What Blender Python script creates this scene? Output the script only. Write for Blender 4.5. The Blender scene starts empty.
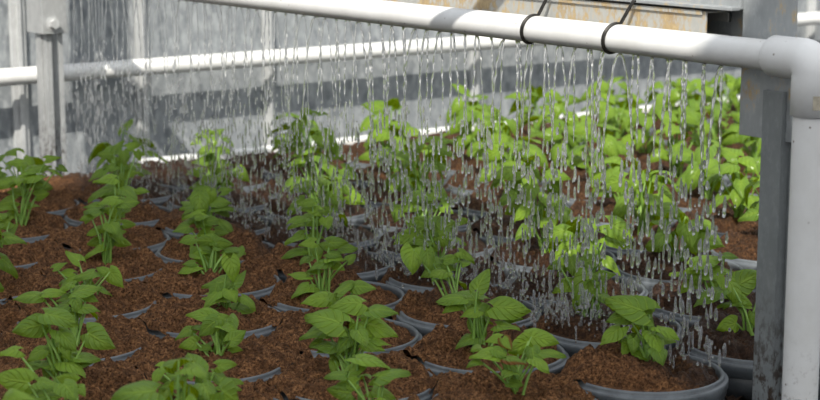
import bpy, bmesh, math, random
from mathutils import Vector, Matrix, noise

scene = bpy.context.scene
COL = scene.collection
PI = math.pi

# ------------------------------------------------------------------ camera
FPX = 1800.0
PITCH = math.radians(10.5)
YAW = math.radians(36.2)
CAMZ = 0.65
ZR = 0.15                      # height of the pot rims
CAM = Vector((0, 0, CAMZ))
FW = Vector((math.sin(YAW) * math.cos(PITCH), math.cos(YAW) * math.cos(PITCH), -math.sin(PITCH)))
RT = Vector((math.cos(YAW), -math.sin(YAW), 0))
UP = RT.cross(FW)


def ray(x, y):
    return FW + RT * ((x - 410) / FPX) - UP * ((y - 200) / FPX)


def at_z(x, y, z):
    r = ray(x, y)
    return CAM + r * ((z - CAMZ) / r.z)


def at_x(x, y, X):
    r = ray(x, y)
    return CAM + r * (X / r.x)


def at_y(x, y, Y):
    r = ray(x, y)
    return CAM + r * (Y / r.y)


def at_d(x, y, d):
    return CAM + ray(x, y) * d


def proj(P):
    v = Vector(P) - CAM
    d = v.dot(FW)
    return 410 + FPX * v.dot(RT) / d, 200 - FPX * v.dot(UP) / d, d


cam_data = bpy.data.cameras.new('camera')
cam_data.sensor_width = 36
cam_data.lens = 36 * FPX / 820
cam_data.clip_start = 0.02
cam_data.dof.use_dof = True
cam_data.dof.focus_distance = 1.95
cam_data.dof.aperture_fstop = 10.0
cam = bpy.data.objects.new('camera', cam_data)
cam.location = CAM
cam.rotation_euler = (PI / 2 - PITCH, 0, -YAW)
COL.objects.link(cam)
scene.camera = cam


# ------------------------------------------------------------------ helpers
def link(name, me, m=None, parent=None, smooth=True, sharp=0):
    if isinstance(me, bmesh.types.BMesh):
        bm = me
        bm.normal_update()
        me = bpy.data.meshes.new(name)
        bm.to_mesh(me)
        bm.free()
    if smooth:
        me.polygons.foreach_set('use_smooth', [True] * len(me.polygons))
    if smooth and sharp:
        me.set_sharp_from_angle(angle=math.radians(sharp))
    if m is not None and not me.materials:
        me.materials.append(m)
    o = bpy.data.objects.new(name, me)
    COL.objects.link(o)
    if parent is not None:
        o.parent = parent
    return o


def from_lists(name, verts, faces, m, parent=None, smooth=True, sharp=0):
    me = bpy.data.meshes.new(name)
    me.from_pydata(verts, [], faces)
    me.update()
    return link(name, me, m, parent, smooth, sharp)


def thing(name, label, cat, loc=(0, 0, 0), group=None):
    o = bpy.data.objects.new(name, None)
    o.empty_display_size = 0.02
    COL.objects.link(o)
    o.location = loc
    return tag(o, label, cat, group)


def tag(o, label=None, cat=None, group=None, kind=None):
    if label:
        o['label'] = label
    if cat:
        o['category'] = cat
    if group:
        o['group'] = group
    if kind:
        o['kind'] = kind
    return o


def struct(o):
    o['kind'] = 'structure'
    return o


def add_box(bm, lo, hi, bevel=0.0):
    c = [(a + b) / 2 for a, b in zip(lo, hi)]
    s = [abs(b - a) for a, b in zip(lo, hi)]
    r = bmesh.ops.create_cube(bm, size=1, matrix=Matrix.Translation(c) @ Matrix.Diagonal((*s, 1)))
    if bevel:
        es = list({e for v in r['verts'] for e in v.link_edges})
        bmesh.ops.bevel(bm, geom=es, offset=bevel, segments=2, affect='EDGES', profile=0.6)


def tube(V, Fc, pts, radii, sides=8, caps=True, up=None):
    """append a swept tube to vertex and face lists"""
    n = len(pts)
    pts = [Vector(p) for p in pts]
    if not hasattr(radii, '__len__'):
        radii = [radii] * n
    base = len(V)
    ref = up
    for i in range(n):
        t = (pts[min(i + 1, n - 1)] - pts[max(i - 1, 0)])
        if t.length < 1e-9:
            t = Vector((0, 0, 1))
        t.normalize()
        if ref is None or abs(ref.dot(t)) > 0.98:
            ref = Vector((1, 0, 0)) if abs(t.x) < 0.8 else Vector((0, 1, 0))
        a = (ref - t * ref.dot(t)).normalized()
        b = t.cross(a)
        ref = a
        for k in range(sides):
            an = 2 * PI * k / sides
            V.append(pts[i] + (a * math.cos(an) + b * math.sin(an)) * radii[i])
    for i in range(n - 1):
        for k in range(sides):
            k2 = (k + 1) % sides
            Fc.append((base + i * sides + k, base + i * sides + k2, base + (i + 1) * sides + k2, base + (i + 1) * sides + k))
    if caps:
        Fc.append(tuple(base + k for k in reversed(range(sides))))
        Fc.append(tuple(base + (n - 1) * sides + k for k in range(sides)))


def tube_obj(name, pts, radii, m, parent=None, sides=16, up=None):
    V, Fc = [], []
    tube(V, Fc, pts, radii, sides, True, up)
    return from_lists(name, V, Fc, m, parent, True, 38)


def lathe(name, prof, m, parent=None, seg=64, close=False):
    V, Fc = [], []
    n = len(prof)
    for r, z in prof:
        for k in range(seg):
            a = 2 * PI * k / seg
            V.append((r * math.cos(a), r * math.sin(a), z))
    rng = n if close else n - 1
    for i in range(rng):
        i2 = (i + 1) % n
        for k in range(seg):
            k2 = (k + 1) % seg
            Fc.append((i * seg + k, i * seg + k2, i2 * seg + k2, i2 * seg + k))
    return from_lists(name, V, Fc, m, parent)


# ------------------------------------------------------------------ materials
def mat(name):
    m = bpy.data.materials.new(name)
    m.use_nodes = True
    nt = m.node_tree
    nt.nodes.clear()
    out = nt.nodes.new('ShaderNodeOutputMaterial')
    return m, nt, out


class NT:
    def __init__(s, nt):
        s.nt = nt

    def n(s, t, **kw):
        nd = s.nt.nodes.new(t)
        for k, v in kw.items():
            if k.startswith('i_'):
                key = k[2:]
                key = int(key) if key.isdigit() else key.replace('_', ' ')
                nd.inputs[key].default_value = v
            else:
                setattr(nd, k, v)
        return nd

    def l(s, a, b):
        s.nt.links.new(a, b)

    def noise(s, vec, scale, detail=3, rough=0.5):
        nd = s.n('ShaderNodeTexNoise')
        nd.inputs['Scale'].default_value = scale
        nd.inputs['Detail'].default_value = detail
        nd.inputs['Roughness'].default_value = rough
        if vec is not None:
            s.l(vec, nd.inputs['Vector'])
        return nd.outputs['Fac']

    def ramp(s, fac, stops):
        nd = s.n('ShaderNodeValToRGB')
        cr = nd.color_ramp
        while len(cr.elements) < len(stops):
            cr.elements.new(0.5)
        for e, (p, c) in zip(cr.elements, stops):
            e.position = p
            e.color = (*c, 1) if len(c) == 3 else c
        s.l(fac, nd.inputs[0])
        return nd.outputs[0]

    def mix(s, fac, a, b, mode='MIX'):
        nd = s.n('ShaderNodeMix', data_type='RGBA', blend_type=mode)
        for src, k in ((fac, 0), (a, 6), (b, 7)):
            if hasattr(src, 'is_linked'):
                s.l(src, nd.inputs[k])
            elif k == 0:
                nd.inputs[0].default_value = src
            else:
                nd.inputs[k].default_value = (*src, 1)
        return nd.outputs[2]

    def math(s, op, a, b=0.0, clamp=False):
        nd = s.n('ShaderNodeMath', operation=op, use_clamp=clamp)
        for src, k in ((a, 0), (b, 1)):
            if hasattr(src, 'is_linked'):
                s.l(src, nd.inputs[k])
            else:
                nd.inputs[k].default_value = src
        return nd.outputs[0]

    def mrange(s, v, a, b, c=0.0, d=1.0):
        nd = s.n('ShaderNodeMapRange', interpolation_type='SMOOTHSTEP')
        s.l(v, nd.inputs[0])
        for k, x in zip((1, 2, 3, 4), (a, b, c, d)):
            nd.inputs[k].default_value = x
        return nd.outputs[0]

    def bump(s, h, strength, dist):
        nd = s.n('ShaderNodeBump')
        nd.inputs['Strength'].default_value = strength
        nd.inputs['Distance'].default_value = dist
        s.l(h, nd.inputs['Height'])
        return nd.outputs['Normal']


def principled(b, **kw):
    p = b.n('ShaderNodeBsdfPrincipled')
    for k, v in kw.items():
        p.inputs[k.replace('_', ' ')].default_value = v
    return p


def scaled_pos(b, sc):
    g = b.n('ShaderNodeNewGeometry')
    mp = b.n('ShaderNodeVectorMath', operation='MULTIPLY')
    mp.inputs[1].default_value = sc
    b.l(g.outputs['Position'], mp.inputs[0])
    return mp.outputs[0]


PIPE_X, PIPE_Z, PIPE_R = 1.2755, 0.4745, 0.0147


def make_soil():
    m, nt, out = mat('coco_peat')
    b = NT(nt)
    pos = scaled_pos(b, (1, 1, 1))
    n1 = b.noise(pos, 85, 4, 0.65)
    n2 = b.noise(pos, 300, 5, 0.75)
    c = b.ramp(n2, [(0.37, (0.012, 0.005, 0.002)), (0.5, (0.205, 0.090, 0.034)), (0.66, (0.52, 0.265, 0.115))])  # peat tones; the near-black low end paints shade into the pits
    c = b.mix(b.mrange(n1, 0.42, 0.66, 0.0, 0.72), c, (0.066, 0.028, 0.011))
    # long pale fibres
    wv = b.n('ShaderNodeTexVoronoi', feature='DISTANCE_TO_EDGE')
    wv.inputs['Scale'].default_value = 160
    ds = b.n('ShaderNodeVectorMath', operation='ADD')
    nz = b.n('ShaderNodeTexNoise')
    nz.inputs['Scale'].default_value = 90
    b.l(pos, nz.inputs['Vector'])
    sc = b.n('ShaderNodeVectorMath', operation='SCALE')
    sc.inputs['Scale'].default_value = 0.02
    b.l(nz.outputs['Color'], sc.inputs[0])
    b.l(pos, ds.inputs[0])
    b.l(sc.outputs[0], ds.inputs[1])
    b.l(ds.outputs[0], wv.inputs['Vector'])
    fib = b.mrange(wv.outputs['Distance'], 0.0, 0.05, 0.5, 0.0)
    c = b.mix(fib, c, (0.26, 0.135, 0.062))
    # soaked peat where the water lands
    sx = b.n('ShaderNodeSeparateXYZ')
    b.l(pos, sx.inputs[0])
    wob = b.math('ADD', sx.outputs[0], b.math('MULTIPLY', b.math('SUBTRACT', b.noise(pos, 11, 3), 0.5), 0.26))
    wet = b.mrange(wob, PIPE_X - 0.09, PIPE_X + 0.03, 0.0, 1.0)
    wet = b.math('SUBTRACT', wet, b.mrange(wob, PIPE_X + 0.16, PIPE_X + 0.42, 0.0, 0.30))
    c = b.mix(b.math('MULTIPLY', wet, 0.80), c, (0.022, 0.011, 0.007))
    p = principled(b, Roughness=0.95)
    p.inputs['Specular IOR Level'].default_value = 0.25
    b.l(c, p.inputs['Base Color'])
    b.l(b.math('SUBTRACT', 0.95, b.math('MULTIPLY', wet, 0.55)), p.inputs['Roughness'])
    h = b.math('ADD', b.math('MULTIPLY', n2, 0.7), b.math('MULTIPLY', n1, 0.4))
    h = b.math('ADD', h, b.math('MULTIPLY', fib, 0.3))
    b.l(b.bump(h, 1.0, 0.009), p.inputs['Normal'])
    b.l(p.outputs[0], out.inputs[0])
    return m


def make_leaf():
    m, nt, out = mat('leaf_green')
    b = NT(nt)
    uv = b.n('ShaderNodeUVMap', uv_map='leaf')
    sx = b.n('ShaderNodeSeparateXYZ')
    b.l(uv.outputs[0], sx.inputs[0])
    u, v = sx.outputs[0], sx.outputs[1]
    av = b.math('ABSOLUTE', b.math('SUBTRACT', u, 0.5))          # 0 midrib .. .5 edge
    tint = b.n('ShaderNodeAttribute', attribute_name='tint')
    tf = tint.outputs['Fac']
    geo = b.n('ShaderNodeNewGeometry')
    nz = b.noise(geo.outputs['Position'], 130, 3)
    c = b.mix(tf, (0.018, 0.082, 0.004), (0.20, 0.345, 0.005))
    c = b.mix(b.mrange(nz, 0.35, 0.7, 0.0, 0.45), c, (0.035, 0.11, 0.005))
    mid = b.mrange(av, 0.018, 0.06, 1.0, 0.0)
    ph = b.math('SUBTRACT', v, b.math('MULTIPLY', av, 0.85))
    sv = b.math('ABSOLUTE', b.math('SUBTRACT', b.math('FRACT', b.math('MULTIPLY', ph, 5.0)), 0.5))
    side = b.mrange(sv, 0.0, 0.20, 0.9, 0.0)
    vein = b.math('MAXIMUM', mid, side)
    halo = b.mrange(av, 0.0, 0.32, 0.7, 0.0)
    var = b.math('MULTIPLY', halo, b.mrange(b.noise(geo.outputs['Position'], 60, 2), 0.4, 0.65, 0.2, 1.0))
    f = b.math('MAXIMUM', b.math('MULTIPLY', vein, 0.62), b.math('MULTIPLY', var, 0.7))
    c = b.mix(f, c, (0.31, 0.46, 0.035))
    c2 = b.mix(geo.outputs['Backfacing'], c, b.mix(0.45, c, (0.22, 0.34, 0.07)))
    brn = b.n('ShaderNodeAttribute', attribute_name='brown')
    edge = b.math('MULTIPLY', brn.outputs['Fac'], b.mrange(b.math('ADD', av, b.math('MULTIPLY', nz, 0.3)), 0.38, 0.52, 0.0, 1.0))
    c2 = b.mix(edge, c2, (0.16, 0.055, 0.018))
    p = principled(b, Roughness=0.22)
    p.inputs['Specular IOR Level'].default_value = 0.18
    b.l(c2, p.inputs['Base Color'])
    hb = b.math('SUBTRACT', b.math('MULTIPLY', nz, 0.25), b.math('MULTIPLY', vein, 0.6))
    b.l(b.bump(hb, 0.9, 0.0022), p.inputs['Normal'])
    tr = b.n('ShaderNodeBsdfTranslucent')
    b.l(b.mix(0.55, c2, (0.52, 0.66, 0.008)), tr.inputs['Color'])
    mx = b.n('ShaderNodeMixShader')
    mx.inputs[0].default_value = 0.30
    b.l(p.outputs[0], mx.inputs[1])
    b.l(tr.outputs[0], mx.inputs[2])
    b.l(mx.outputs[0], out.inputs[0])
    return m


def make_stem():
    m, nt, out = mat('stem_green')
    b = NT(nt)
    pos = scaled_pos(b, (1, 1, 0.2))
    c = b.ramp(b.noise(pos, 120, 2), [(0.3, (0.13, 0.26, 0.035)), (0.7, (0.26, 0.42, 0.085))])
    p = principled(b, Roughness=0.45)
    p.inputs['Subsurface Weight'].default_value = 0.15
    p.inputs['Subsurface Radius'].default_value = (0.002, 0.003, 0.001)
    b.l(c, p.inputs['Base Color'])
    b.l(p.outputs[0], out.inputs[0])
    return m


def make_pot_mat(name, lo, hi, rough):
    m, nt, out = mat(name)
    b = NT(nt)
    pos = scaled_pos(b, (1, 1, 1))
    n1 = b.noise(pos, 40, 4, 0.65)
    n2 = b.noise(pos, 300, 3, 0.6)
    c = b.ramp(n1, [(0.3, lo), (0.75, hi)])
    c = b.mix(b.mrange(n2, 0.62, 0.74, 0.0, 0.7), c, (0.07, 0.042, 0.026))
    p = principled(b, Roughness=rough)
    b.l(c, p.inputs['Base Color'])
    b.l(b.bump(n2, 0.25, 0.001), p.inputs['Normal'])
    b.l(p.outputs[0], out.inputs[0])
    return m


def make_pvc():
    m, nt, out = mat('white_pvc')
    b = NT(nt)
    pos = scaled_pos(b, (1, 1, 1))
    c = b.ramp(b.noise(pos, 22, 4, 0.6), [(0.3, (0.66, 0.66, 0.65)), (0.65, (0.74, 0.745, 0.745))])
    vo = b.n('ShaderNodeTexVoronoi')
    vo.inputs['Scale'].default_value = 95
    b.l(pos, vo.inputs['Vector'])
    spk = b.mrange(vo.outputs['Distance'], 0.07, 0.15, 1.0, 0.0)
    spk = b.math('MULTIPLY', spk, b.mrange(b.noise(pos, 30, 2), 0.5, 0.6, 0.0, 0.85))
    c = b.mix(spk, c, (0.11, 0.075, 0.045))
    # peat splashed on the lowest part of the downpipe
    sx = b.n('ShaderNodeSeparateXYZ')
    b.l(pos, sx.inputs[0])
    low = b.mrange(sx.outputs[2], 0.06, 0.24, 0.75, 0.0)
    d = b.math('MULTIPLY', low, b.mrange(b.noise(pos, 140, 4, 0.7), 0.55, 0.66, 0.0, 1.0))
    c = b.mix(d, c, (0.08, 0.05, 0.03))
    p = principled(b, Roughness=0.38)
    b.l(c, p.inputs['Base Color'])
    b.l(p.outputs[0], out.inputs[0])
    return m


def make_steel(name, a, bcol, rust=0.0, dirt=False, rough=0.5, metallic=0.35):
    m, nt, out = mat(name)
    b = NT(nt)
    pos = scaled_pos(b, (1, 1, 0.55))
    n1 = b.noise(pos, 26, 4, 0.6)
    n2 = b.noise(pos, 170, 4, 0.6)
    c = b.ramp(n1, [(0.3, a), (0.7, bcol)])
    c = b.mix(b.mrange(n2, 0.45, 0.75, 0.0, 0.35), c, tuple(x * 1.35 for x in bcol))
    mixn = b.math('ADD', b.math('MULTIPLY', n1, 0.6), b.math('MULTIPLY', n2, 0.5))
    if rust:
        r = b.mrange(mixn, 0.62 - rust * 0.2, 0.74 - rust * 0.2, 0.0, 0.9)
        rc = b.ramp(n2, [(0.35, (0.36, 0.22, 0.09)), (0.7, (0.60, 0.46, 0.24))])
        c = b.mix(r, c, rc)
    if dirt:
        sx = b.n('ShaderNodeSeparateXYZ')
        b.l(scaled_pos(b, (1, 1, 1)), sx.inputs[0])
        low = b.mrange(sx.outputs[2], 0.13, 0.27, 1.0, 0.0)
        d = b.math('MULTIPLY', low, b.mrange(b.noise(pos, 130, 5, 0.7), 0.45, 0.6, 0.0, 1.0))
        c = b.mix(d, c, (0.045, 0.028, 0.018))
    p = principled(b, Roughness=rough, Metallic=metallic)
    b.l(c, p.inputs['Base Color'])
    b.l(b.bump(n2, 0.15, 0.001), p.inputs['Normal'])
    b.l(p.outputs[0], out.inputs[0])
    return m


def make_plain(name, col, rough=0.5, metallic=0.0, var=0.15, scale=40):
    m, nt, out = mat(name)
    b = NT(nt)
    pos = scaled_pos(b, (1, 1, 1))
    c = b.ramp(b.noise(pos, scale, 4, 0.6), [(0.3, tuple(x * (1 - var) for x in col)), (0.7, tuple(min(1, x * (1 + var)) for x in col))])
    p = principled(b, Roughness=rough, Metallic=metallic)
    b.l(c, p.inputs['Base Color'])
    b.l(p.outputs[0], out.inputs[0])
    return m


def make_wall():
    m, nt, out = mat('cloudy_sheet')
    b = NT(nt)
    pos = scaled_pos(b, (1, 1, 0.45))
    n1 = b.noise(pos, 14, 4, 0.6)
    n2 = b.noise(pos, 70, 4, 0.7)
    c = b.ramp(n1, [(0.3, (0.22, 0.238, 0.252)), (0.7, (0.275, 0.295, 0.31))])
    c = b.mix(b.mrange(n2, 0.42, 0.66, 0.0, 0.7), c, (0.45, 0.47, 0.48))
    c = b.mix(b.mrange(b.noise(pos, 42, 3, 0.6), 0.54, 0.64, 0.0, 0.65), c, (0.13, 0.145, 0.16))
    p = principled(b, Roughness=0.35)
    b.l(c, p.inputs['Base Color'])
    b.l(b.bump(n2, 0.3, 0.004), p.inputs['Normal'])
    b.l(p.outputs[0], out.inputs[0])
    return m


def make_water(name, whiten):
    m, nt, out = mat(name)
    b = NT(nt)
    g = b.n('ShaderNodeBsdfGlass')
    g.inputs['IOR'].default_value = 1.33
    g.inputs['Roughness'].default_value = 0.02
    g.inputs['Color'].default_value = (1, 1, 1, 1)
    # white diffuse share paints blurred sky brightness into the falling water
    d = b.n('ShaderNodeBsdfDiffuse')
    d.inputs[0].default_value = (.95, .97, 1, 1)
    t = b.n('ShaderNodeBsdfTranslucent')
    t.inputs[0].default_value = (.95, .97, 1, 1)
    m1 = b.n('ShaderNodeMixShader')
    m1.inputs[0].default_value = .5
    b.l(d.outputs[0], m1.inputs[1])
    b.l(t.outputs[0], m1.inputs[2])
    mx = b.n('ShaderNodeMixShader')
    mx.inputs[0].default_value = whiten
    b.l(g.outputs[0], mx.inputs[1])
    b.l(m1.outputs[0], mx.inputs[2])
    b.l(mx.outputs[0], out.inputs[0])
    return m


def make_cloth():
    m, nt, out = mat('shade_cloth')
    b = NT(nt)
    t = b.n('ShaderNodeBsdfTranslucent')
    c = b.ramp(b.noise(scaled_pos(b, (1, 1, 1)), 300, 2), [(0.3, (0.78, 0.79, 0.80)), (0.7, (0.86, 0.87, 0.88))])
    b.l(c, t.inputs[0])
    d = b.n('ShaderNodeBsdfDiffuse')
    b.l(c, d.inputs[0])
    mx = b.n('ShaderNodeMixShader')
    mx.inputs[0].default_value = 0.2
    b.l(t.outputs[0], mx.inputs[1])
    b.l(d.outputs[0], mx.inputs[2])
    b.l(mx.outputs[0], out.inputs[0])
    return m


M_SOIL = make_soil()
M_LEAF = make_leaf()
M_STEM = make_stem()
M_POT = make_pot_mat('pot_plastic', (0.030, 0.034, 0.038), (0.065, 0.072, 0.080), 0.45)
M_RIM = make_pot_mat('pot_rim_plastic', (0.070, 0.080, 0.090), (0.14, 0.157, 0.172), 0.38)  # paler than the pot body: sky reflection put into the colour, plus dust
M_PVC = make_pvc()
M_RUST = make_steel('rusty_steel', (0.40, 0.40, 0.38), (0.56, 0.56, 0.53), rust=.45)
M_STEEL = make_steel('galvanised_steel', (0.31, 0.33, 0.34), (0.45, 0.47, 0.48), rust=0.15)
M_POST = make_steel('dark_grey_steel', (0.19, 0.205, 0.21), (0.25, 0.27, 0.275), dirt=True, metallic=0.2)  # galvanised near upright, set darker than the other steel
M_FPOST = make_steel('zinc_upright', (0.33, 0.34, 0.345), (0.45, 0.46, 0.46), dirt=True, metallic=.2)
M_WPOST = make_steel('pale_zinc', (0.40, 0.41, 0.41), (0.56, 0.57, 0.57), metallic=0.1)
M_WALL = make_wall()
M_WHITE = make_plain('white_paint', (0.80, 0.80, 0.78), 0.45, var=0.06)
M_WIRE = make_plain('blackened_wire', (0.045, 0.043, 0.04), 0.45, 0.6, 0.4, 200)
M_DARK = make_plain('ground_fabric', (0.018, 0.018, 0.020), 0.8, var=0.4)
M_STICK = make_plain('beige_sticker', (0.42, 0.38, 0.30), 0.6, var=0.25, scale=200)
M_WATER = make_water('clear_water', 0.12)
M_DROPS = make_water('whitened_water', 0.20)
M_CLOTH = make_cloth()

# ------------------------------------------------------------------ setting
WALL_Y = 2.93           # face of the wall
EDGE_Y = 2.674           # white lip along the far edge of the bed
RAIL_Y = 2.87
RAIL_Z = .297


def quad(name, pts, m):
    return from_lists(name, pts, [tuple(range(len(pts)))], m, None, False)


struct(quad('floor', [(-3, -1.0, 0), (7, -1.0, 0), (7, WALL_Y + .05, 0), (-3, WALL_Y + .05, 0)], M_DARK))
bm = bmesh.new()
add_box(bm, (-3, WALL_Y, 0), (7, WALL_Y + 0.02, 1.9))
struct(link('wall_back', bm, M_WALL, smooth=False))
bm = bmesh.new()
add_box(bm, (at_z(146, 168, ZR).x, EDGE_Y, 0), (7, EDGE_Y + .028, ZR + .013), 0.003)
struct(link('baseboard_back', bm, M_WHITE, smooth=False))

# upright zinc strips on the wall
for k, (px, w) in enumerate(((20, .028), (143, .022), (270, .022), (477, .024), (812, .026))):
    X = at_y(px, 60, WALL_Y - .012).x
    bm = bmesh.new()
    add_box(bm, (X - w * .5, WALL_Y - .010, 0), (X + w * .5, WALL_Y - .0005, 1.8), 0.002)
    add_box(bm, (X - w * .14, WALL_Y - .016, 0), (X + w * .14, WALL_Y - .010, 1.8), 0.001)
    struct(link('trim_%d' % (k + 1), bm, M_WPOST, smooth=False))

# white rail pipes in front of the wall
railing = thing('pipe_railing', 'long straight white pipe rail running along the grey back wall', 'railing', (1.6, RAIL_Y, 0.3))
for z in (RAIL_Z, 0.60):
    o = tube_obj('rail_pipe', [(x, RAIL_Y, z) for x in (-2.5, 0, 2, 4, 6.5)], 0.0152, M_WHITE, None, 20)
    o.parent = railing
    o.location = (-1.6, -RAIL_Y, -0.3)
for X in (0.4, 2.75, 4.2):
    for z in (RAIL_Z, 0.60):
        o = tube_obj('rail_bracket', [(X, RAIL_Y, z), (X, WALL_Y - 0.0005, z)], 0.004, M_STEEL, railing, 8)
        o.location = (-1.6, -RAIL_Y, -0.3)

# ------------------------------------------------------------------ gantry
gantry = thing('watering_gantry', 'galvanised steel gantry with rusty beam carrying the white watering pipe', 'gantry', (1.31, 1.18, 0))


def gpart(name, bm, m, smooth=False):
    o = link(name, bm, m, gantry, smooth)
    o.location = (-1.31, -1.18, 0)
    return o


BX = 1.293                                # face of the beam towards the pipe
yb = at_x(706, 20, BX).y                  # near end of the rusty beam
zlo = at_x(600, 22, BX).z - 0.006
zhi = at_x(640, 5.5, BX).z
print('BEAM', yb, zlo, zhi)
BEAM_Z = zhi
bm = bmesh.new()
y1 = 2.80
t = .0022
add_box(bm, (BX, yb, zlo), (BX + t, y1, zhi), 0.0006)
add_box(bm, (BX + t, yb, zhi - t), (BX + .034, y1, zhi), 0.0006)
add_box(bm, (BX + t, yb, zlo), (BX + .034, y1, zlo + t), 0.0006)
add_box(bm, (BX + .034 - t, yb, zhi - .012), (BX + .034, y1, zhi - t), 0.0004)
add_box(bm, (BX - .0025, yb + .004, zhi - .004), (BX, y1, zhi + .0005), 0.0008)
gpart('beam', bm, M_RUST)
bm = bmesh.new()
yb2 = at_x(739, 3, BX + .004).y
add_box(bm, (BX + .006, yb2, zhi + .004), (BX + .05, 2.45, zhi + .034), 0.001)
add_box(bm, (BX - .006, yb2, zhi + .003), (BX + .006, 2.45, zhi + .0065), 0.0008)
gpart('top_beam', bm, M_STEEL)
bm = bmesh.new()
yb3 = at_x(718, 20, BX + .016).y
add_box(bm, (BX + .038, yb2 - .01, zlo - .012), (BX + .06, 2.45, zhi), 0.001)
gpart('inner_channel', bm, M_STEEL)

# near hanger plate and near upright
PX = BX + .010
ya = at_x(740, 100, PX).y
yc = at_x(794, 60, PX).y
zb = at_x(748, 136, PX).z
bm = bmesh.new()
add_box(bm, (PX, yc, zb), (PX + .003, ya, zhi + .12), 0.0008)
add_box(bm, (PX + .003, ya - .003, zb), (PX + .028, ya, zhi + .12), 0.0008)
gpart('hanger_plate', bm, M_STEEL)
QX = BX + .0035
zt = at_x(765, 90, QX).z
y0 = at_x(777, 240, QX).y
y1p = at_x(757.5, 240, QX).y
bm = bmesh.new()
t = .0025
xw = .040
add_box(bm, (QX, y0, 0), (QX + t, y1p, zt), 0.0008)
add_box(bm, (QX + t, y0, 0), (QX + xw, y0 + t, zt), 0.0006)
add_box(bm, (QX + t, y1p - t, 0), (QX + xw, y1p, zt), 0.0006)
add_box(bm, (QX + .012, y0 - .012, 0), (QX + .015, y0, zt), 0.0006)
# leave room for the plate to slot into the channel: the channel lies in front of it
gpart('near_upright', bm, M_POST)

# far upright with gusset and bolt
FX = 1.276
fy0 = at_x(49, 120, FX).y
FXW, FYW = .030, .042
zg = at_x(48, 34, FX).z
zt2 = .80
print('FAR', fy0, zg)
bm = bmesh.new()
t = .003
add_box(bm, (FX, fy0, 0), (FX + t, fy0 + FYW, zt2), 0.0006)                      # side web
add_box(bm, (FX + t, fy0, 0), (FX + .010, fy0 + t, zt2), 0.0006)                 # lips of the open channel
add_box(bm, (FX + .022, fy0, 0), (FX + FXW, fy0 + t, zt2), 0.0006)
add_box(bm, (FX + t, fy0 + .020, 0), (FX + FXW, fy0 + .023, zt2), 0.0006)
add_box(bm, (FX - .003, fy0 + .014, 0), (FX, fy0 + .030, zt2), 0.0008)           # raised rib
gpart('far_upright', bm, M_FPOST)
bm = bmesh.new()
add_box(bm, (FX - .010, fy0 - .006, zg), (FX - .004, fy0 + FYW + .010, zt2), 0.0008)
add_box(bm, (FX - .010, fy0 - .010, zg), (FX + FXW + .004, fy0 - .006, zt2), 0.0008)
gpart('gusset', bm, M_FPOST)
bm = bmesh.new()
pb = at_y(53, 24, fy0 - .012)
for rr_, dd_, sg in ((.012, .003, 24), (.008, .014, 6)):
    bmesh.ops.create_cone(bm, cap_ends=True, segments=sg, radius1=rr_, radius2=rr_, depth=dd_,
                          matrix=Matrix.Translation((pb.x, pb.y - dd_ / 2 + .004, pb.z)) @ Matrix.Rotation(PI / 2, 4, 'X'))
bo = gpart('bolt', bm, M_WPOST)

# ------------------------------------------------------------------ white pvc watering pipe
EY = 1.114
piping = thing('watering_pipe', 'white plastic watering pipe bending down at an elbow on the right', 'pipe', (PIPE_X, EY, 0))


def ppart(name, pts, radii, m, sides=32):
    o = tube_obj(name, [(x - PIPE_X, y - EY, z) for x, y, z in pts], radii, m, piping, sides)
    return o


ppart('spray_pipe', [(PIPE_X, y, PIPE_Z) for y in (1.15, 1.4, 1.8, 2.2, 2.5, 2.71)], PIPE_R, M_PVC)
ppart('downpipe', [(PIPE_X, EY, z) for z in (0.0, .1, .2, .3, .44)], .0170, M_PVC)
SR = .0196
BR = .013
ep = [(PIPE_X, 1.1648, PIPE_Z), (PIPE_X, 1.1640, PIPE_Z), (PIPE_X, 1.1620, PIPE_Z), (PIPE_X, EY + BR + .004, PIPE_Z)]
er = [SR - .0032, SR - .0012, SR, SR]
for k in range(0, 13):
    a = PI / 2 * k / 12
    ep.append((PIPE_X, EY + BR - BR * math.sin(a), PIPE_Z - BR + BR * math.cos(a)))
    er.append(SR * (1 + .02 * math.sin(PI * k / 12)))
ep += [(PIPE_X, EY, PIPE_Z - BR - .003), (PIPE_X, EY, .4235), (PIPE_X, EY, .423)]
er += [SR, SR, SR - .002]
el = ppart('elbow', ep, er, M_PVC, 40)
for at_ in ('sharp_edge',):
    if at_ in el.data.attributes:
        el.data.attributes.remove(el.data.attributes[at_])
# paper sticker on the elbow
V, Fc = [], []
pst = at_x(816, 101, PIPE_X)
toc = Vector((CAM.x - PIPE_X, CAM.y - EY, 0)).normalized()
a0 = math.atan2(toc.y, toc.x)
for i in range(9):
    aa = a0 + .05 + .55 * i / 8
    for z in (.4305, .4435):
        V.append(((SR + .0004) * math.cos(aa), (SR + .0004) * math.sin(aa), z))
for i in range(8):
    Fc.append((2 * i, 2 * i + 2, 2 * i + 3, 2 * i + 1))
st = from_lists('sticker', V, Fc, M_STICK, piping)
st['label'] = 'small beige paper sticker'


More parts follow.
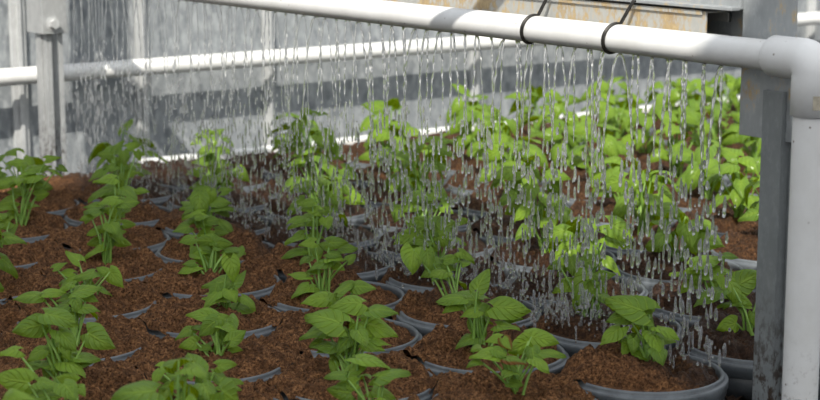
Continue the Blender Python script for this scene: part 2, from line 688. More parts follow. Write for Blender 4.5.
# wire ties round pipe and beam
def wire_tie(px, label, lean):
    yy = at_x(px, 25, PIPE_X - .012).y
    o = thing('wire_tie', label, 'wire', (PIPE_X, yy, PIPE_Z), 'wire ties holding the pipe to the beam')
    pts = []
    R = PIPE_R + .0012
    top = BEAM_Z - PIPE_Z + .0052
    bx = BX - PIPE_X
    pts.append((bx + .030, -lean * 1.2, top))
    pts.append((bx + .012, -lean * 1.1, top + .0005))
    pts.append((bx - .0075, -lean, top - .0005))
    pts.append((bx - .0105, -lean * .8, top - .010))
    for k in range(15):
        a = math.radians(75 + (295 - 75) * k / 14)
        pts.append((R * math.cos(a), -lean * .45 * (1 - k / 14), R * math.sin(a)))
    pts.append((R * .75, -.006, -R * .72))
    pts.append((R + .0002, -.008, -R * .1))
    o2 = tube_obj('wire_loop', pts, .0014, M_WIRE, o, 8)
    q = [(p[0] - .0002, p[1] - .0024, p[2] + .0002) for p in pts]
    tube_obj('wire_loop', q, .0012, M_WIRE, o, 8)


wire_tie(521, 'dark wire tie round the white pipe, farther one from the elbow', .020)
wire_tie(602, 'dark wire tie round the white pipe, nearer one to the elbow', .022)

# ------------------------------------------------------------------ light
sun_dir = Vector((-.80, -.68, 1.0)).normalized()     # towards the sun
sd = bpy.data.lights.new('sun', 'SUN')
sd.energy = 5.2
sd.angle = math.radians(0.9)
sd.color = (1.0, .95, .86)
so = bpy.data.objects.new('sun', sd)
so.rotation_euler = sun_dir.to_track_quat('Z', 'Y').to_euler()
so.location = (-1, -1, 3)
COL.objects.link(so)

world = bpy.data.worlds.new('sky')
scene.world = world
world.use_nodes = True
wn = NT(world.node_tree)
world.node_tree.nodes.clear()
wo = wn.n('ShaderNodeOutputWorld')
bg = wn.n('ShaderNodeBackground')
tc = wn.n('ShaderNodeTexCoord')
sx = wn.n('ShaderNodeSeparateXYZ')
wn.l(tc.outputs['Generated'], sx.inputs[0])
wn.l(wn.ramp(wn.mrange(sx.outputs[2], -0.1, 0.8), [(0, (.17, .18, .18)), (.12, (.27, .285, .30)), (.5, (.9, .94, 1.0)), (1, (.95, 1.0, 1.08))]), bg.inputs[0])
bg.inputs[1].default_value = 1.05
wn.l(bg.outputs[0], wo.inputs[0])

# unseen shade cloth added overhead, cut to leave the far right in sun
ZS = 1.55


def up_to(x, y, z0=ZR):
    k = (ZS - z0) / sun_dir.z
    return Vector((x, y, z0)) + sun_dir * k


xe = up_to(1.40, 0).x
ye = up_to(0, 1.47).y
yf = up_to(0, 2.60).y
V = [(-3, -3, ZS), (xe, -3, ZS), (xe, yf, ZS), (-3, yf, ZS), (5, -3, ZS), (5, ye, ZS), (xe, ye, ZS)]
struct(from_lists('shade_screen', V, [(0, 1, 6, 2, 3), (1, 4, 5, 6)], M_CLOTH, None, False))


# double bar added out of view overhead to throw a shadow on the pipe
pc = at_x(457, 12, PIPE_X - .008)
kz = (0.70 - pc.z) / sun_dir.z
pc = pc + sun_dir * kz
bd = Vector((1, -.62, 0)).normalized()
V, Fc = [], []
for off in (-.0085, .0085):
    nrm_ = Vector((-bd.y, bd.x, 0)) * off
    tube(V, Fc, [pc - bd * .5 + nrm_, pc + nrm_, pc + bd * .9 + nrm_], .0075, 8)
struct(from_lists('trim_6', V, Fc, M_STEEL))

# ------------------------------------------------------------------ potted plants
ORG = Vector((1.2271, 1.2756, 0))
VB = Vector((0.1750, 0.0071, 0))
VA = Vector((0.0941, 0.1559, 0))
PR = 0.083
H_POT = ZR


def smooth(x):
    x = max(0, min(1, x))
    return x * x * (3 - 2 * x)


def fbm(v, o=3):
    return noise.fractal(Vector(v), 0.6, 2.1, o)


def leaf_mesh(V, Fc, UVs, T, Bn, att, tdir, nrm, L, W, rng, tint, brown=0.0, nu=7, nv=6, droop=.35, fold=.25):
    """an arrowhead leaf: heart shaped base at att, tip along tdir"""
    t = tdir.normalized()
    n = (nrm - t * nrm.dot(t)).normalized()
    b = n.cross(t)
    base = len(V)
    lobe = rng.uniform(.22, .38)
    tw = rng.uniform(-.25, .25)
    ph = rng.uniform(0, 6)
    cv = rng.uniform(-.12, .12)
    for i in range(nu + 1):
        u = (i / nu) ** 1.25
        wu = .5 * W * (.52 + .48 * min(1, u / .26) ** .7) * (1 - (max(0, u - .08) / .92) ** 1.9) ** .95 * 1.04
        if i == nu:
            wu = .004 * W
        for j in range(nv + 1):
            v = -1 + 2 * j / nv
            x = v * wu
            y = L * (u - lobe * abs(v) ** 1.25 * (1 - u) ** 2.4) + L * .04 * abs(v) ** 2 * u
            z = fold * abs(x) - fold * .55 * x * x / (W * .5) - droop * L * max(0, y / L) ** 2 * .55
            z += tw * x * u + .055 * L * math.sin(ph + 6.5 * u + 2.0 * v) * abs(v) + .012 * L * math.sin(ph * 2 + 11 * u) * abs(v)
            if abs(v) > .3:
                z -= .25 * (abs(v) - .3) ** 2 * W * (0.6 + droop)
            x2 = x + cv * L * u * u
            V.append(att + t * y + b * x2 + n * z)
    for i in range(nu):
        for j in range(nv):
            a = base + i * (nv + 1) + j
            Fc.append((a, a + 1, a + nv + 2, a + nv + 1))
            for (ii, jj) in ((i, j), (i, j + 1), (i + 1, j + 1), (i + 1, j)):
                UVs.append((jj / nv, (ii / nu) ** 1.25))
            T.append(tint)
            Bn.append(brown)


def petiole(SV, SF, p0, p1, rng, r0=.0018, r1=.0010, sides=6, n=6):
    d = p1 - p0
    side = Vector((rng.uniform(-1, 1), rng.uniform(-1, 1), 0)) * d.length * .05
    hz = Vector((d.x, d.y, 0))
    pts = []
    for k in range(n + 1):
        u = k / n
        q = p0 + d * u - hz * (.35 * math.sin(PI * u) * .6) + side * math.sin(PI * u)
        pts.append(q)
    tube(SV, SF, pts, [r0 + (r1 - r0) * k / n for k in range(n + 1)], sides, False)


TOCAM = -FW


def spec_leaf(spec, dist, rng):
    """turn (px,py,length px,width px,angle) into attachment, tip direction, normal, true size"""
    px, py, Lp, Wp, ang = spec[:5]
    off = spec[5] if len(spec) > 5 else None
    a = math.radians(ang)
    if off is None:
        off = rng.uniform(-.014, .014)
    d = dist + off
    P = at_d(px, py, d)
    k = d / FPX
    L, W = Lp * k / 1.12, Wp * k * 1.12
    Lt = max(L, W / .92, .014)
    Lt *= 1.03
    img = RT * math.cos(a) + UP * math.sin(a)
    ct = min(1, L / Lt)
    stt = math.sqrt(max(0, 1 - ct * ct))
    sgn = 1 if math.sin(a) < .25 else -1
    t = (img * ct + TOCAM * stt * sgn).normalized()
    Wt = max(W, .84 * Lt)
    nc = (TOCAM - t * TOCAM.dot(t)).normalized()
    bb = t.cross(nc)
    if bb.z < 0:
        bb = -bb
    cr = min(1, W / Wt)
    n = nc * cr + bb * math.sqrt(max(0, 1 - cr * cr))
    att = P - t * Lt * .36
    return att, t, n, Lt, Wt


# leaves read plant by plant for the nearer pots: (x, y, length, width, angle of the tip)
SPEC = {
 (-4, 4): dict(base=(86, 306), lv=[(74, 257, 20, 9, 145), (58, 265, 15, 7, 35), (68, 272, 15, 7, 170), (86, 274, 22, 9, 190), (113, 276, 19, 16, -45), (103, 270, 15, 9, 150), (90, 284, 16, 8, -20)]),
 (-4, 3): dict(base=(76, 343), lv=[(83, 289, 30, 10, 20), (31, 295, 27, 12, 175), (52, 291, 22, 8, 15), (90, 298, 14, 8, -20), (66, 286, 16, 7, 200), (78, 305, 18, 10, -60), (70, 312, 16, 9, 200)]),
 (-4, 2): dict(base=(64, 392), lv=[(33, 327, 29, 23, 195), (56, 316, 36, 16, -10), (95, 338, 30, 25, -30), (65, 337, 28, 14, -40), (54, 343, 25, 12, 200), (37, 352, 21, 12, 200), (56, 360, 19, 17, -90), (71, 359, 13, 13, -90), (81, 363, 18, 10, 10), (47, 371, 14, 11, -100), (36, 366, 12, 9, 210), (45, 322, 20, 12, 40), (66, 350, 16, 10, -70)]),
 (-4, 1): dict(base=(66, 440), lv=[(17, 381, 37, 25, 170), (10, 350, 23, 9, 178), (45, 382, 25, 9, 0), (44, 394, 43, 16, 15), (69, 381, 21, 15, 170), (79, 387, 10, 8, -30), (15, 399, 14, 9, 190)]),
 (-3, 1): dict(base=(196, 408), lv=[(194, 364, 26, 24, 115), (167, 365, 21, 9, 15), (157, 374, 13, 10, 240), (224, 365, 20, 12, 10), (219, 376, 25, 11, -25), (233, 382, 16, 8, 0), (210, 396, 37, 14, 10), (174, 375, 23, 9, 180), (171, 384, 21, 8, 190), (161, 391, 16, 7, 245), (183, 397, 15, 9, 200), (205, 381, 20, 12, -60)]),
 (-3, 2): dict(base=(218, 360), lv=[(203, 315, 27, 14, 170), (210, 325, 25, 17, 215), (227, 325, 17, 21, -80), (185, 332, 19, 9, 200), (191, 343, 20, 13, 185), (236, 337, 21, 14, 35), (232, 349, 13, 9, 10), (204, 347, 13, 7, 0), (219, 338, 14, 13, -90), (216, 317, 22, 12, 20)]),
 (-3, 3): dict(base=(227, 315), lv=[(220, 282, 29, 14, 180), (238, 278, 19, 10, 60), (232, 267, 27, 15, -75, -.012, -1), (215, 290, 17, 13, 250), (217, 296, 23, 9, 0), (232, 306, 37, 9, 5), (226, 290, 16, 10, -70)]),
 (-3, 4): dict(base=(210, 276), lv=[(208, 241, 21, 15, 170), (203, 255, 27, 20, -60), (189, 239, 17, 9, 190), (221, 243, 17, 12, 0), (238, 251, 10, 12, -90), (223, 263, 14, 8, 190), (191, 263, 12, 7, 180), (203, 270, 10, 7, 200), (214, 256, 16, 12, -80), (228, 253, 14, 9, 20)]),
 (-2, 1): dict(base=(350, 380), lv=[(351, 302, 33, 15, 172), (327, 318, 43, 22, 160), (379, 309, 29, 10, 10), (375, 326, 38, 21, -10), (318, 331, 32, 14, 190), (336, 328, 10, 9, -60), (318, 342, 16, 9, 200), (337, 353, 19, 17, -100), (326, 348, 17, 9, 200), (361, 342, 17, 7, 15), (371, 344, 23, 10, -5), (334, 364, 12, 11, -100), (357, 328, 15, 15, -90), (348, 334, 15, 13, -90), (352, 349, 15, 12, -60)]),
 (-2, 2): dict(base=(338, 334), lv=[(320, 298, 29, 15, 180), (343, 289, 21, 10, 40), (362, 286, 23, 12, 5), (350, 285, 17, 10, 170), (335, 300, 16, 10, -70)]),
 (-2, 3): dict(base=(322, 295), lv=[(309, 243, 17, 10, 185), (335, 243, 19, 13, 0), (345, 247, 21, 10, 15), (321, 263, 25, 8, 190), (351, 258, 12, 9, 40), (317, 250, 13, 13, -80), (315, 270, 12, 8, 190), (305, 259, 10, 7, 220), (333, 254, 15, 9, -10), (326, 245, 15, 10, 160), (338, 266, 12, 8, -20)]),
 (-2, 4): dict(base=(311, 266), lv=[(306, 220, 30, 12, 190), (297, 237, 23, 8, 200), (326, 221, 10, 13, -80), (315, 234, 15, 8, -10), (312, 208, 18, 9, 160), (320, 212, 16, 8, 20), (308, 202, 16, 8, 190)]),
 (-2, 0): dict(base=(374, 430), lv=[(368, 358, 37, 8, 0), (357, 368, 23, 13, 30), (338, 374, 21, 9, 170), (343, 392, 25, 17, 170), (349, 383, 21, 13, 180), (388, 372, 34, 12, 25), (380, 380, 17, 10, 190), (380, 391, 25, 10, 0)]),
 (-1, 1): dict(base=(480, 354), lv=[(466, 299, 43, 18, 170), (480, 281, 27, 16, 70), (506, 307, 38, 21, 0), (453, 305, 21, 11, 200), (511, 318, 19, 7, 10), (482, 320, 13, 12, -90), (474, 324, 12, 13, -90), (480, 335, 14, 12, -110), (472, 312, 20, 10, 190)]),
 (-1, 0): dict(base=(516, 396), lv=[(540, 337, 30, 19, 0), (522, 344, 24, 19, 200), (488, 354, 31, 11, 180), (476, 361, 14, 7, 180), (505, 342, 13, 13, -60, -.01, 1), (514, 358, 23, 7, 0, -.02, 1), (533, 352, 13, 15, -80), (514, 383, 14, 8, 0, -.02), (495, 339, 17, 9, 190), (478, 348, 10, 6, 180), (510, 370, 12, 13, -90), (500, 352, 18, 9, -20)]),
 (0, 0): dict(base=(650, 367), lv=[(630, 306, 44, 27, 160), (647, 318, 42, 20, -55), (613, 333, 28, 12, 215), (663, 338, 21, 8, 0), (630, 338, 19, 8, 190), (627, 347, 14, 12, -110), (639, 354, 14, 9, -30), (652, 305, 16, 14, 20), (621, 317, 24, 15, 190), (634, 343, 14, 12, -90)]),
 (0, 1): dict(base=(592, 326), lv=[(586, 287, 35, 27, -110), (592, 260, 24, 14, 20), (565, 285, 22, 13, 200), (600, 290, 22, 15, -60), (556, 265, 12, 9, 190), (571, 262, 16, 15, -90), (580, 300, 18, 15, -100), (605, 275, 18, 10, 10)]),
 (1, 0): dict(base=(750, 336), lv=[(746, 280, 36, 25, 30), (734, 286, 33, 19, -50), (731, 325, 21, 17, 200), (711, 292, 33, 11, 195), (754, 318, 13, 11, -90), (742, 300, 18, 12, -20)]),
 (1, 1): dict(base=(714, 307), lv=[(710, 270, 35, 15, 10), (707, 259, 35, 11, 20), (729, 255, 15, 6, 0), (690, 283, 22, 13, 210), (698, 270, 24, 15, -80), (716, 286, 16, 10, -40)]),
 (-1, 2): dict(base=(455, 312), lv=[(441, 265, 37, 20, 150), (465, 254, 19, 9, -20), (412, 256, 22, 23, -100), (434, 270, 23, 13, 200), (450, 258, 20, 10, 20), (428, 258, 18, 14, -80)]),
 (-1, 3): dict(base=(438, 280), lv=[(442, 227, 33, 25, 20), (410, 235, 29, 15, 190), (430, 232, 25, 19, -100), (425, 244, 25, 15, -10), (462, 221, 11, 8, 10), (420, 222, 22, 12, 170), (445, 240, 20, 14, -30)]),
 (-1, 4): dict(base=(422, 250), lv=[(417, 194, 29, 9, 170), (446, 199, 16, 8, 20), (446, 209, 12, 10, -40), (398, 210, 16, 15, -100), (410, 206, 20, 12, 190), (428, 208, 20, 12, 0), (433, 196, 18, 9, 30), (420, 215, 18, 12, -90)]),
 (-5, 7): dict(base=(22, 228), lv=[(16, 162, 16, 7, 170), (51, 157, 16, 8, 20), (62, 168, 11, 6, -20), (26, 176, 29, 12, 190), (36, 168, 25, 10, 20), (40, 195, 15, 11, 10), (8, 202, 19, 13, 190), (30, 205, 17, 7, 10), (11, 214, 15, 10, 200), (20, 190, 20, 10, 180), (5, 182, 22, 12, 190), (34, 183, 18, 8, 0)]),
 (-5, 6): dict(base=(3, 250), lv=[(4, 223, 19, 13, 190), (12, 230, 15, 8, 60), (-8, 230, 18, 12, 180), (2, 216, 16, 8, 20)]),
 (-4, 5): dict(base=(107, 264), lv=[(96, 206, 19, 9, 170), (127, 202, 21, 10, 10), (110, 199, 21, 8, 180), (112, 212, 15, 11, -60), (127, 224, 13, 9, 0), (87, 216, 13, 7, 190), (110, 225, 19, 11, 190), (96, 230, 17, 9, 200), (121, 242, 15, 11, -20), (109, 236, 15, 13, -90), (96, 242, 12, 10, 200), (118, 232, 14, 9, 20)]),
 (-4, 6): dict(base=(114, 240), lv=[(107, 178, 23, 9, 180), (103, 190, 27, 9, 190), (124, 188, 25, 10, 10), (140, 190, 15, 7, 10), (118, 181, 17, 11, -90), (112, 194, 18, 8, 0)]),
 (-4, 7): dict(base=(119, 216), lv=[(106, 154, 15, 9, 180), (117, 146, 15, 9, 60), (118, 165, 21, 10, 190), (132, 146, 15, 9, 20), (138, 154, 11, 7, -60), (110, 168, 16, 9, 200), (127, 173, 21, 10, 10), (124, 156, 16, 10, -80), (112, 160, 14, 9, 160)]),
 (-3, 5): dict(base=(208, 250), lv=[(199, 203, 23, 18, -90), (183, 228, 18, 10, 190), (207, 221, 21, 10, 10), (220, 231, 15, 9, -10), (213, 238, 17, 8, 0), (198, 218, 18, 10, 180), (205, 232, 16, 9, 200)]),
 (-3, 6): dict(base=(207, 228), lv=[(219, 201, 19, 10, 10), (204, 190, 19, 10, 170), (222, 210, 15, 9, -20), (186, 207, 12, 7, 190), (212, 196, 16, 10, -80), (196, 196, 16, 8, 190), (226, 190, 14, 8, 20)]),
 (-3, 7): dict(base=(208, 206), lv=[(240, 172, 19, 13, -40), (210, 178, 19, 10, 180), (221, 172, 18, 9, 10), (200, 184, 18, 9, 190), (225, 183, 16, 9, -10), (212, 168, 16, 10, -90), (197, 172, 15, 8, 170)]),
 (-3, 8): dict(base=(210, 186), lv=[(205, 133, 15, 9, 170), (217, 132, 15, 9, 40), (196, 141, 11, 7, 200), (228, 140, 14, 6, -40), (207, 149, 18, 10, 190), (219, 150, 17, 10, 10), (212, 142, 14, 11, -90), (203, 160, 18, 9, 180), (222, 162, 18, 9, 0), (212, 158, 15, 11, -80)]),
}
# extra height of the plants further back: (top of the crown in the picture)
TALL = {(-2, 7): 112, (-2, 6): 150, (-1, 7): 118, (-1, 8): 105}


def build_plant(root, i, j, cen, spec, rng, dist):
    LV, LF, UVs, T, Bn = [], [], [], [], []
    SV, SF = [], []
    if spec:
        bp = at_z(spec['base'][0], spec['base'][1], ZR + .004)
        if (bp - Vector((cen.x, cen.y, bp.z))).length > .055:
            bp = Vector((cen.x, cen.y, bp.z)) + (bp - Vector((cen.x, cen.y, bp.z))).normalized() * .055
        pd = (bp - CAM).dot(FW)
        items = []
        for s in spec['lv']:
            att, t, n, L, W = spec_leaf(s, pd, rng)
            if att.z < ZR + .008:
                continue
            items.append((att, t, n, L, W, s[6] if len(s) > 6 else 0.0))
        top = max([q[0].z for q in items] + [bp.z + .05]) - bp.z
        for k in range(rng.randint(3, 5)):      # small leaves inside the clump
            a = rng.uniform(0, 2 * PI)
            r = rng.uniform(.004, .022)
            hq = rng.uniform(.2, .85) * top
            ctr = items[0][0].lerp(bp, .5) if items else bp
            att = bp.lerp(Vector((ctr.x, ctr.y, bp.z)), hq / top * .7) + Vector((r * math.cos(a), r * math.sin(a), hq))
            t = Vector((math.cos(a), math.sin(a), rng.uniform(-.5, .3)))
            items.append((att, t, Vector((0, 0, 1)) + t * .3 + TOCAM * .4, rng.uniform(.019, .029), rng.uniform(.016, .023), 0.0))
    else:
        bp = Vector((cen.x + rng.uniform(-.012, .012), cen.y + rng.uniform(-.012, .012), ZR + .004))
        Hh = rng.uniform(.082, .116) if i >= -1 and j >= 5 else rng.uniform(.075, .105)
        if (i, j) in TALL:
            x, y, d = proj(bp)
            Hh = (y - TALL[(i, j)]) * d / FPX * 1.02
        items = []
        N = rng.randint(11, 16)
        for k in range(N):
            f = (k + .5) / N
            a = k * 2.4 + rng.uniform(-.5, .5)
            h = Hh * (.28 + .72 * f ** .8) * rng.uniform(.88, 1.05)
            r = .009 + .032 * (1 - abs(f - .45)) * rng.uniform(.4, 1.0)
            if f > .85:
                r *= .5
            att = bp + Vector((r * math.cos(a), r * math.sin(a), h))
            t = Vector((math.cos(a), math.sin(a), rng.uniform(-.9, .25) + (.6 if f > .9 else 0)))
            n = Vector((0, 0, 1)) + Vector((math.cos(a), math.sin(a), 0)) * rng.uniform(-.1, .5) + TOCAM * rng.uniform(0, 1.1) + Vector((rng.uniform(-.7, .7), rng.uniform(-.7, .7), 0))
            L = rng.uniform(.023, .036)
            items.append((att, t, n, L, L * rng.uniform(.78, 1.0), 0.0))
    near = dist < 2.35
    for (att, t, n, L, W, br) in items:
        tint = rng.random() ** 1.35
        if br < 0:
            tint, br = 1.0, 0.0
        leaf_mesh(LV, LF, UVs, T, Bn, att, t, n, L, W, rng, tint, br,
                  nu=9 if near else 6, nv=8 if near else 6, droop=rng.uniform(.15, .6) if spec else rng.uniform(.3, 1.1), fold=rng.uniform(.08, .4))
        a = rng.uniform(0, 2 * PI)
        r = rng.uniform(0, .008)
        p0 = Vector((bp.x + r * math.cos(a), bp.y + r * math.sin(a), ZR - .006))
        petiole(SV, SF, p0, att + t * .001 - n.normalized() * .0004, rng)
    inv = Vector((cen.x, cen.y, 0))
    me = bpy.data.meshes.new('foliage')
    me.from_pydata([v - inv for v in LV], [], LF)
    uvl = me.uv_layers.new(name='leaf')
    flat = [c for uv in UVs for c in uv]
    uvl.data.foreach_set('uv', flat)
    at = me.attributes.new('tint', 'FLOAT', 'FACE')
    at.data.foreach_set('value', T)
    at = me.attributes.new('brown', 'FLOAT', 'FACE')
    at.data.foreach_set('value', Bn)
    me.update()
    link('foliage', me, M_LEAF, root)
    me = bpy.data.meshes.new('stems')
    me.from_pydata([v - inv for v in SV], [], SF)
    me.update()
    link('stems', me, M_STEM, root)
    return bp


def coverage(i, j, th):
    """0 where the rim of pot (i, j) shows at world angle th, 1 where peat lies over it"""
    rel = (th - math.atan2(RT.y, RT.x) + PI) % (2 * PI) - PI          # 0 = picture right, -90 = towards camera
    if (i, j) == (0, 0):
        return smooth((abs(rel) - 2.35) / .4)
    cx = (ORG + VB * i + VA * j).x
    dry = max(smooth((PIPE_X - .02 - cx) / .35), .25)
    r = random.Random(i * 131 + j * 17)
    c0 = math.radians(-52 + r.uniform(-25, 25))
    dd = abs((rel - c0 + PI) % (2 * PI) - PI)
    half = math.radians(44 + r.uniform(-14, 12) + 75 * (1 - dry))
    sd_ = (i * 7.3 + j * 3.1) % 50
    nz = fbm((math.cos(th) * 1.5 + sd_, math.sin(th) * 1.5, sd_), 2)
    return smooth((dd - half) / .45 + .5 + nz * .7)


NEIGH = [(0, 1), (1, 0), (1, -1), (0, -1), (-1, 0), (-1, 1)]


def build_soil(root, i, j, cen, dist, bp):
    rng = random.Random(900 + i * 31 + j)
    near = dist < 2.4
    NA, NR = (120, 40) if near else (56, 16)
    Rin = .0752
    V, Fc = [], []
    tilt = Vector((-RT.x, -RT.y)) * rng.uniform(.02, .08) + Vector((FW.x, FW.y)) * rng.uniform(-.03, .05)
    mound = rng.uniform(.004, .011)
    if (i, j) == (0, 0):
        tilt = Vector((-RT.x, -RT.y)) * .13
        mound = .012
    covs = [coverage(i, j, 2 * PI * k / NA) for k in range(NA)]
    # where the neighbour's rim lies open the peat falls away towards it
    drop_ = []
    for k in range(NA):
        th = 2 * PI * k / NA
        p = cen + Vector((math.cos(th), math.sin(th), 0)) * .09
        w = 0.0
        for (a, q) in NEIGH:
            c2 = ORG + VB * (i + a) + VA * (j + q)
            dv = p - c2
            prox = smooth((.118 - Vector((dv.x, dv.y)).length) / .022)
            if prox > 0:
                w = max(w, prox * (1 - coverage(i + a, j + q, math.atan2(dv.y, dv.x))))
        drop_.append(w)
    RV = []
    for k in range(NA):
        th = 2 * PI * k / NA
        best = .104
        for nb in (VA, VB, VA - VB):
            for sg in (1, -1):
                w = nb * sg
                dlt = math.cos(th) * w.x + math.sin(th) * w.y
                if dlt > 1e-6:
                    best = min(best, w.length_squared / 2 / dlt - .0006)
        RV.append(best)
    for ir in range(NR + 1):
        q = ir / NR
        for k in range(NA):
            th = 2 * PI * k / NA
            c = covs[k]
            R = Rin * (1 - c) + RV[k] * c
            r = R * q ** .85
            x, y = r * math.cos(th), r * math.sin(th)
            wx, wy = cen.x + x, cen.y + y
            z = ZR - .001 + (mound + tilt.x * x + tilt.y * y) * (1 - min(1, r / .088) ** 4)
            edge = smooth((r - .05) / .025)
            z -= (1 - c) * edge * .0080
            z += c * edge * .0055
            if r > .084:
                z -= (min(r - .084, .02) / .016) ** 2 * .008 * c
            z += 0.0095 * fbm((wx * 24, wy * 24, 1.3), 3) + (.0066 * fbm((wx * 72, wy * 72, 4.1), 4) + .0024 * noise.noise(Vector((wx * 260, wy * 260, 2))))
            if r > .068:
                z -= drop_[k] * smooth((r - .068) / .024) * .017
            if (1 - c) > .5 and r > Rin - .012:
                z = min(z, ZR - .0012)
            V.append((x, y, z))
    for ir in range(NR):
        for k in range(NA):
            k2 = (k + 1) % NA
            a, b2 = ir * NA + k, ir * NA + k2
            Fc.append((a, a + NA, b2 + NA, b2))
    link_o = from_lists('soil', V, Fc, M_SOIL, root)
    return link_o


pot_proto = lathe('pot', [(0.0, .003), (.058, .003), (.060, 0.0), (.0625, 0.003), (.0715, .104), (.0735, .106), (.0785, .108), (.0800, .118), (.0805, .137),
                          (.0760, .137), (.0745, .10), (.058, .006), (0.0, .006)], M_POT, None, 72)
COL.objects.unlink(pot_proto)
rim_prof = [(.0755, .130), (.0752, .1472), (.0760, .1498), (.0776, .1506), (.0792, .1500), (.0798, .1482), (.0800, .1456), (.0818, .1462), (.0833, .1452), (.0835, .1425), (.0834, .1380), (.0824, .1366), (.0822, .1322), (.0805, .131)]
rim_proto = lathe('rim', rim_prof, M_RIM, None, 96, True)
COL.objects.unlink(rim_proto)

ORD = ['first', 'second', 'third', 'fourth', 'fifth', 'sixth', 'seventh', 'eighth', 'ninth', 'tenth', 'eleventh', 'twelfth', 'thirteenth']
cells = []
for i in range(-7, 9):
    for j in range(-4, 14):
        P = ORG + VB * i + VA * j
        if P.y > EDGE_Y - PR - .004:
            continue
        x, y, d = proj((P.x, P.y, ZR))
        if d < .5:
            continue
        half = FPX * PR / d
        xt, yt, _ = proj((P.x, P.y, ZR + .11))
        if x + half < -18 or x - half * .9 > 757 or yt > 396:
            continue
        if P.y < 1.245:
            continue
        # keep clear of the gantry's feet
        if (P.xy - Vector((1.31, 1.17))).length < PR + .012:
            print('skip', i, j)
            continue
        cells.append((i, j, P, x, y, d))
rows = {}
for c in cells:
    rows.setdefault(c[0], []).append(c)
order = sorted(rows)
print('ROWS', {i: [(c[1], round(c[3]), round(c[4])) for c in sorted(rows[i], key=lambda q: q[5])] for i in order}, len(cells))
LOOK = {
    (0, 0): 'broad-leaved seedling in the grey front right pot whose rim shows all round',
    (1, 0): 'plant whose pot touches the grey steel upright at lower right',
    (-1, 0): 'front plant with brown-edged leaves and long bare stems, left of the grey front right pot',
    (-3, 3): 'plant with one pale leaf hanging point down, in the row at left of centre',
}
for ri, i in enumerate(order):
    rs = sorted(rows[i], key=lambda q: q[5])
    for k, (i_, j, P, x, y, d) in enumerate(rs):
        rng = random.Random(5000 + i * 97 + j * 13)
        lab = LOOK.get((i, j))
        if not lab:
            rowname = 'leftmost slanting row' if ri == 0 else ('rightmost slanting row' if ri == len(order) - 1 else ORD[ri] + ' slanting row from left')
            pos = 'nearest plant' if k == 0 else ('farthest plant' if k == len(rs) - 1 and k > 1 else ORD[k] + ' plant from the front')
            lit = 'green' if (P.x < 1.36 or P.y < 1.45) else 'bright sunlit'
            lab = '%s potted seedling, %s in the %s' % (lit, pos, rowname)
        root = thing('potted_plant', lab, 'plant', (P.x, P.y, 0), 'seedlings in round pots of coco peat')
        po = pot_proto.copy()
        COL.objects.link(po)
        po.parent = root
        rm = rim_proto.copy()
        COL.objects.link(rm)
        rm.parent = po
        bp = build_plant(root, i, j, P, SPEC.get((i, j)), rng, d)
        build_soil(root, i, j, P, d, bp)

# loose peat lying between and behind the pots
PV, PF = [], []
cents = [c[2] for c in cells]
gid = {}
GS = .0062
gx0, gx1, gy0, gy1 = .10, 3.05, 1.20, EDGE_Y - .001
nx, ny = int((gx1 - gx0) / GS), int((gy1 - gy0) / GS)
for a in range(nx):
    for q in range(ny + 1):
        x, y = gx0 + a * GS, gy0 + (gy1 - gy0) * q / ny
        px, py, d = proj((x, y, ZR))
        if d < .4 or not (-600 < px < 800 and py < 470):
            continue
        m = min(((c.x - x) ** 2 + (c.y - y) ** 2) for c in cents) ** .5
        if m < PR + .0015:
            continue
        if (x - 1.31) ** 2 + (y - 1.17) ** 2 < .05 ** 2:
            continue
        open_ = smooth((m - PR) / .04)
        z = ZR - .036 + .016 * open_ + .026 * smooth((y - 2.56) / .07) * smooth((m - .1045) / .008) + .009 * fbm((x * 24, y * 24, 1.3), 3) + .004 * fbm((x * 90, y * 90, 4), 3)
        gid[(a, q)] = len(PV)
        PV.append((x, y, z))
for (a, q), k in gid.items():
    if (a + 1, q) in gid and (a + 1, q + 1) in gid and (a, q + 1) in gid:
        PF.append((k, gid[(a + 1, q)], gid[(a + 1, q + 1)], gid[(a, q + 1)]))
tag(from_lists('spilled_peat', PV, PF, M_SOIL), 'loose brown coco peat lying between and behind the pots', 'peat', kind='stuff')

# ------------------------------------------------------------------ water
rngw = random.Random(77)
YS0 = at_x(726, 66, PIPE_X).y
YS1 = at_x(68, -10, PIPE_X).y
print('STREAM Y', YS0, YS1)
NST = 122
DV, DF = [], []


def drop(c, r, h, sl, seg=6):
    """one tear shaped drop, stretched along its fall"""
    base = len(DV)
    prof = [(-1.0, .0), (-.8, .72), (-.4, 1.0), (.2, .95), (.7, .6), (1.0, .0)]
    rings = []
    for (q, w) in prof:
        z = q * h
        if w == 0:
            DV.append(c + Vector((sl.x * z, sl.y * z, z)))
            rings.append([len(DV) - 1])
        else:
            ring = []
            for k in range(seg):
                a = 2 * PI * k / seg
                DV.append(c + Vector((sl.x * z + r * w * math.cos(a), sl.y * z + r * w * math.sin(a), z)))
                ring.append(len(DV) - 1)
            rings.append(ring)
    for a, b in zip(rings[:-1], rings[1:]):
        if len(a) == 1:
            for k in range(seg):
                DF.append((a[0], b[(k + 1) % seg], b[k]))
        elif len(b) == 1:
            for k in range(seg):
                DF.append((a[k], a[(k + 1) % seg], b[0]))
        else:
            for k in range(seg):
                DF.append((a[k], a[(k + 1) % seg], b[(k + 1) % seg], b[k]))


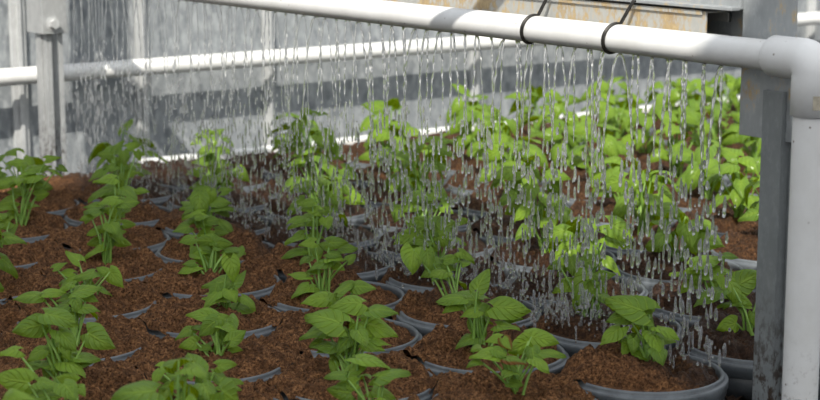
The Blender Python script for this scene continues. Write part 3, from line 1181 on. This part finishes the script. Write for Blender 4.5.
for s in range(NST):
    u = (s + rngw.uniform(-.28, .28)) / (NST - 1)
    y0s = YS0 + (YS1 - YS0) * u
    side = 1 if s % 2 else -1
    x0s = PIPE_X + side * .0045
    z0s = PIPE_Z - PIPE_R + .0008
    vx = side * rngw.uniform(.0, .10) + rngw.uniform(-.06, .06)
    vy = rngw.uniform(-.07, .09)
    zland = ZR + rngw.uniform(-.005, .02)
    Ht = z0s - zland

    def path(h):
        f = math.sqrt(max(0, h) / Ht)
        return Vector((x0s + vx * f * .42 * .5, y0s + vy * f * .42 * .5, z0s - h))
    hb = rngw.uniform(.075, .15)
    nseg = 26
    pts, rr = [], []
    p1, p2 = rngw.uniform(0, 6), rngw.uniform(0, 6)
    fr = rngw.uniform(3.5, 6)
    r0 = rngw.uniform(.0011, .0016) * (1 - .52 * u)
    for q in range(nseg + 1):
        h = hb * q / nseg
        g = path(h) + Vector((0.0004 * math.sin(p1 + q * .9), .0004 * math.cos(p2 + q * .8), 0)) * min(1, q / 4)
        pts.append(g)
        bead = 1 + (.18 + .30 * q / nseg) * math.sin(p2 + fr * q * .35)
        taper = 1.0 if q < nseg - 3 else (nseg - q + .4) / 3.4
        rr.append(max(.0002, r0 * bead * (1.1 - .3 * q / nseg) * taper))
    V, Fc = [], []
    org = Vector((x0s, y0s, z0s))
    tube(V, Fc, [p - org for p in pts], rr, 8, True)
    o = from_lists('water_stream', V, Fc, M_WATER)
    o.location = org
    tag(o, 'thin glassy thread of water falling from a hole under the white pipe', 'water', 'water streams under the pipe')
    h = hb + rngw.uniform(.004, .012)
    while h < Ht:
        f = h / Ht
        jit = .003 + .010 * f
        c = path(h) + Vector((rngw.gauss(0, jit), rngw.gauss(0, jit), 0))
        r = rngw.uniform(.0011, .0022) * (1 - .55 * u)
        hh = rngw.uniform(.004, .0110)
        if c.z - hh > ZR - .004:
            drop(c, r, hh, Vector((vx * .2 + rngw.uniform(-.05, .05), vy * .2 + rngw.uniform(-.05, .05), 0)))
        if rngw.random() < .5:
            c2 = c + Vector((rngw.gauss(0, .005), rngw.gauss(0, .005), rngw.uniform(-.01, .01)))
            if c2.z > ZR + .004:
                drop(c2, rngw.uniform(.0006, .0011), rngw.uniform(.001, .003), Vector((0, 0, 0)))
        h += rngw.uniform(.006, .0135)
# splashes thrown up where the water lands
for k in range(900):
    yq = rngw.uniform(YS0, YS1)
    if rngw.random() < .3:
        yq = at_z(585, 325, ZR).y + rngw.gauss(0, .02)
    c = Vector((PIPE_X + rngw.gauss(0, .022), yq + rngw.gauss(0, .008), ZR + .012 + abs(rngw.gauss(0, .014))))
    r = rngw.uniform(.0006, .0017)
    drop(c, r, r * rngw.uniform(1, 1.6), Vector((0, 0, 0)))
o = from_lists('falling_drops', DV, DF, M_DROPS)
tag(o, 'curtain of falling water drops and splashes below the white pipe', 'water', kind='stuff')

# ------------------------------------------------------------------ output look
scene.view_settings.view_transform = 'Standard'
scene.view_settings.look = 'None'
scene.view_settings.exposure = 0.06
scene.view_settings.gamma = 1.0
scene.view_settings.use_curve_mapping = False
scene.cycles.use_denoising = True
scene.cycles.max_bounces = 10
scene.cycles.transmission_bounces = 8
scene.cycles.transparent_max_bounces = 8
scene.cycles.sample_clamp_indirect = 6.0
scene.cycles.caustics_refractive = False
scene.cycles.caustics_reflective = False
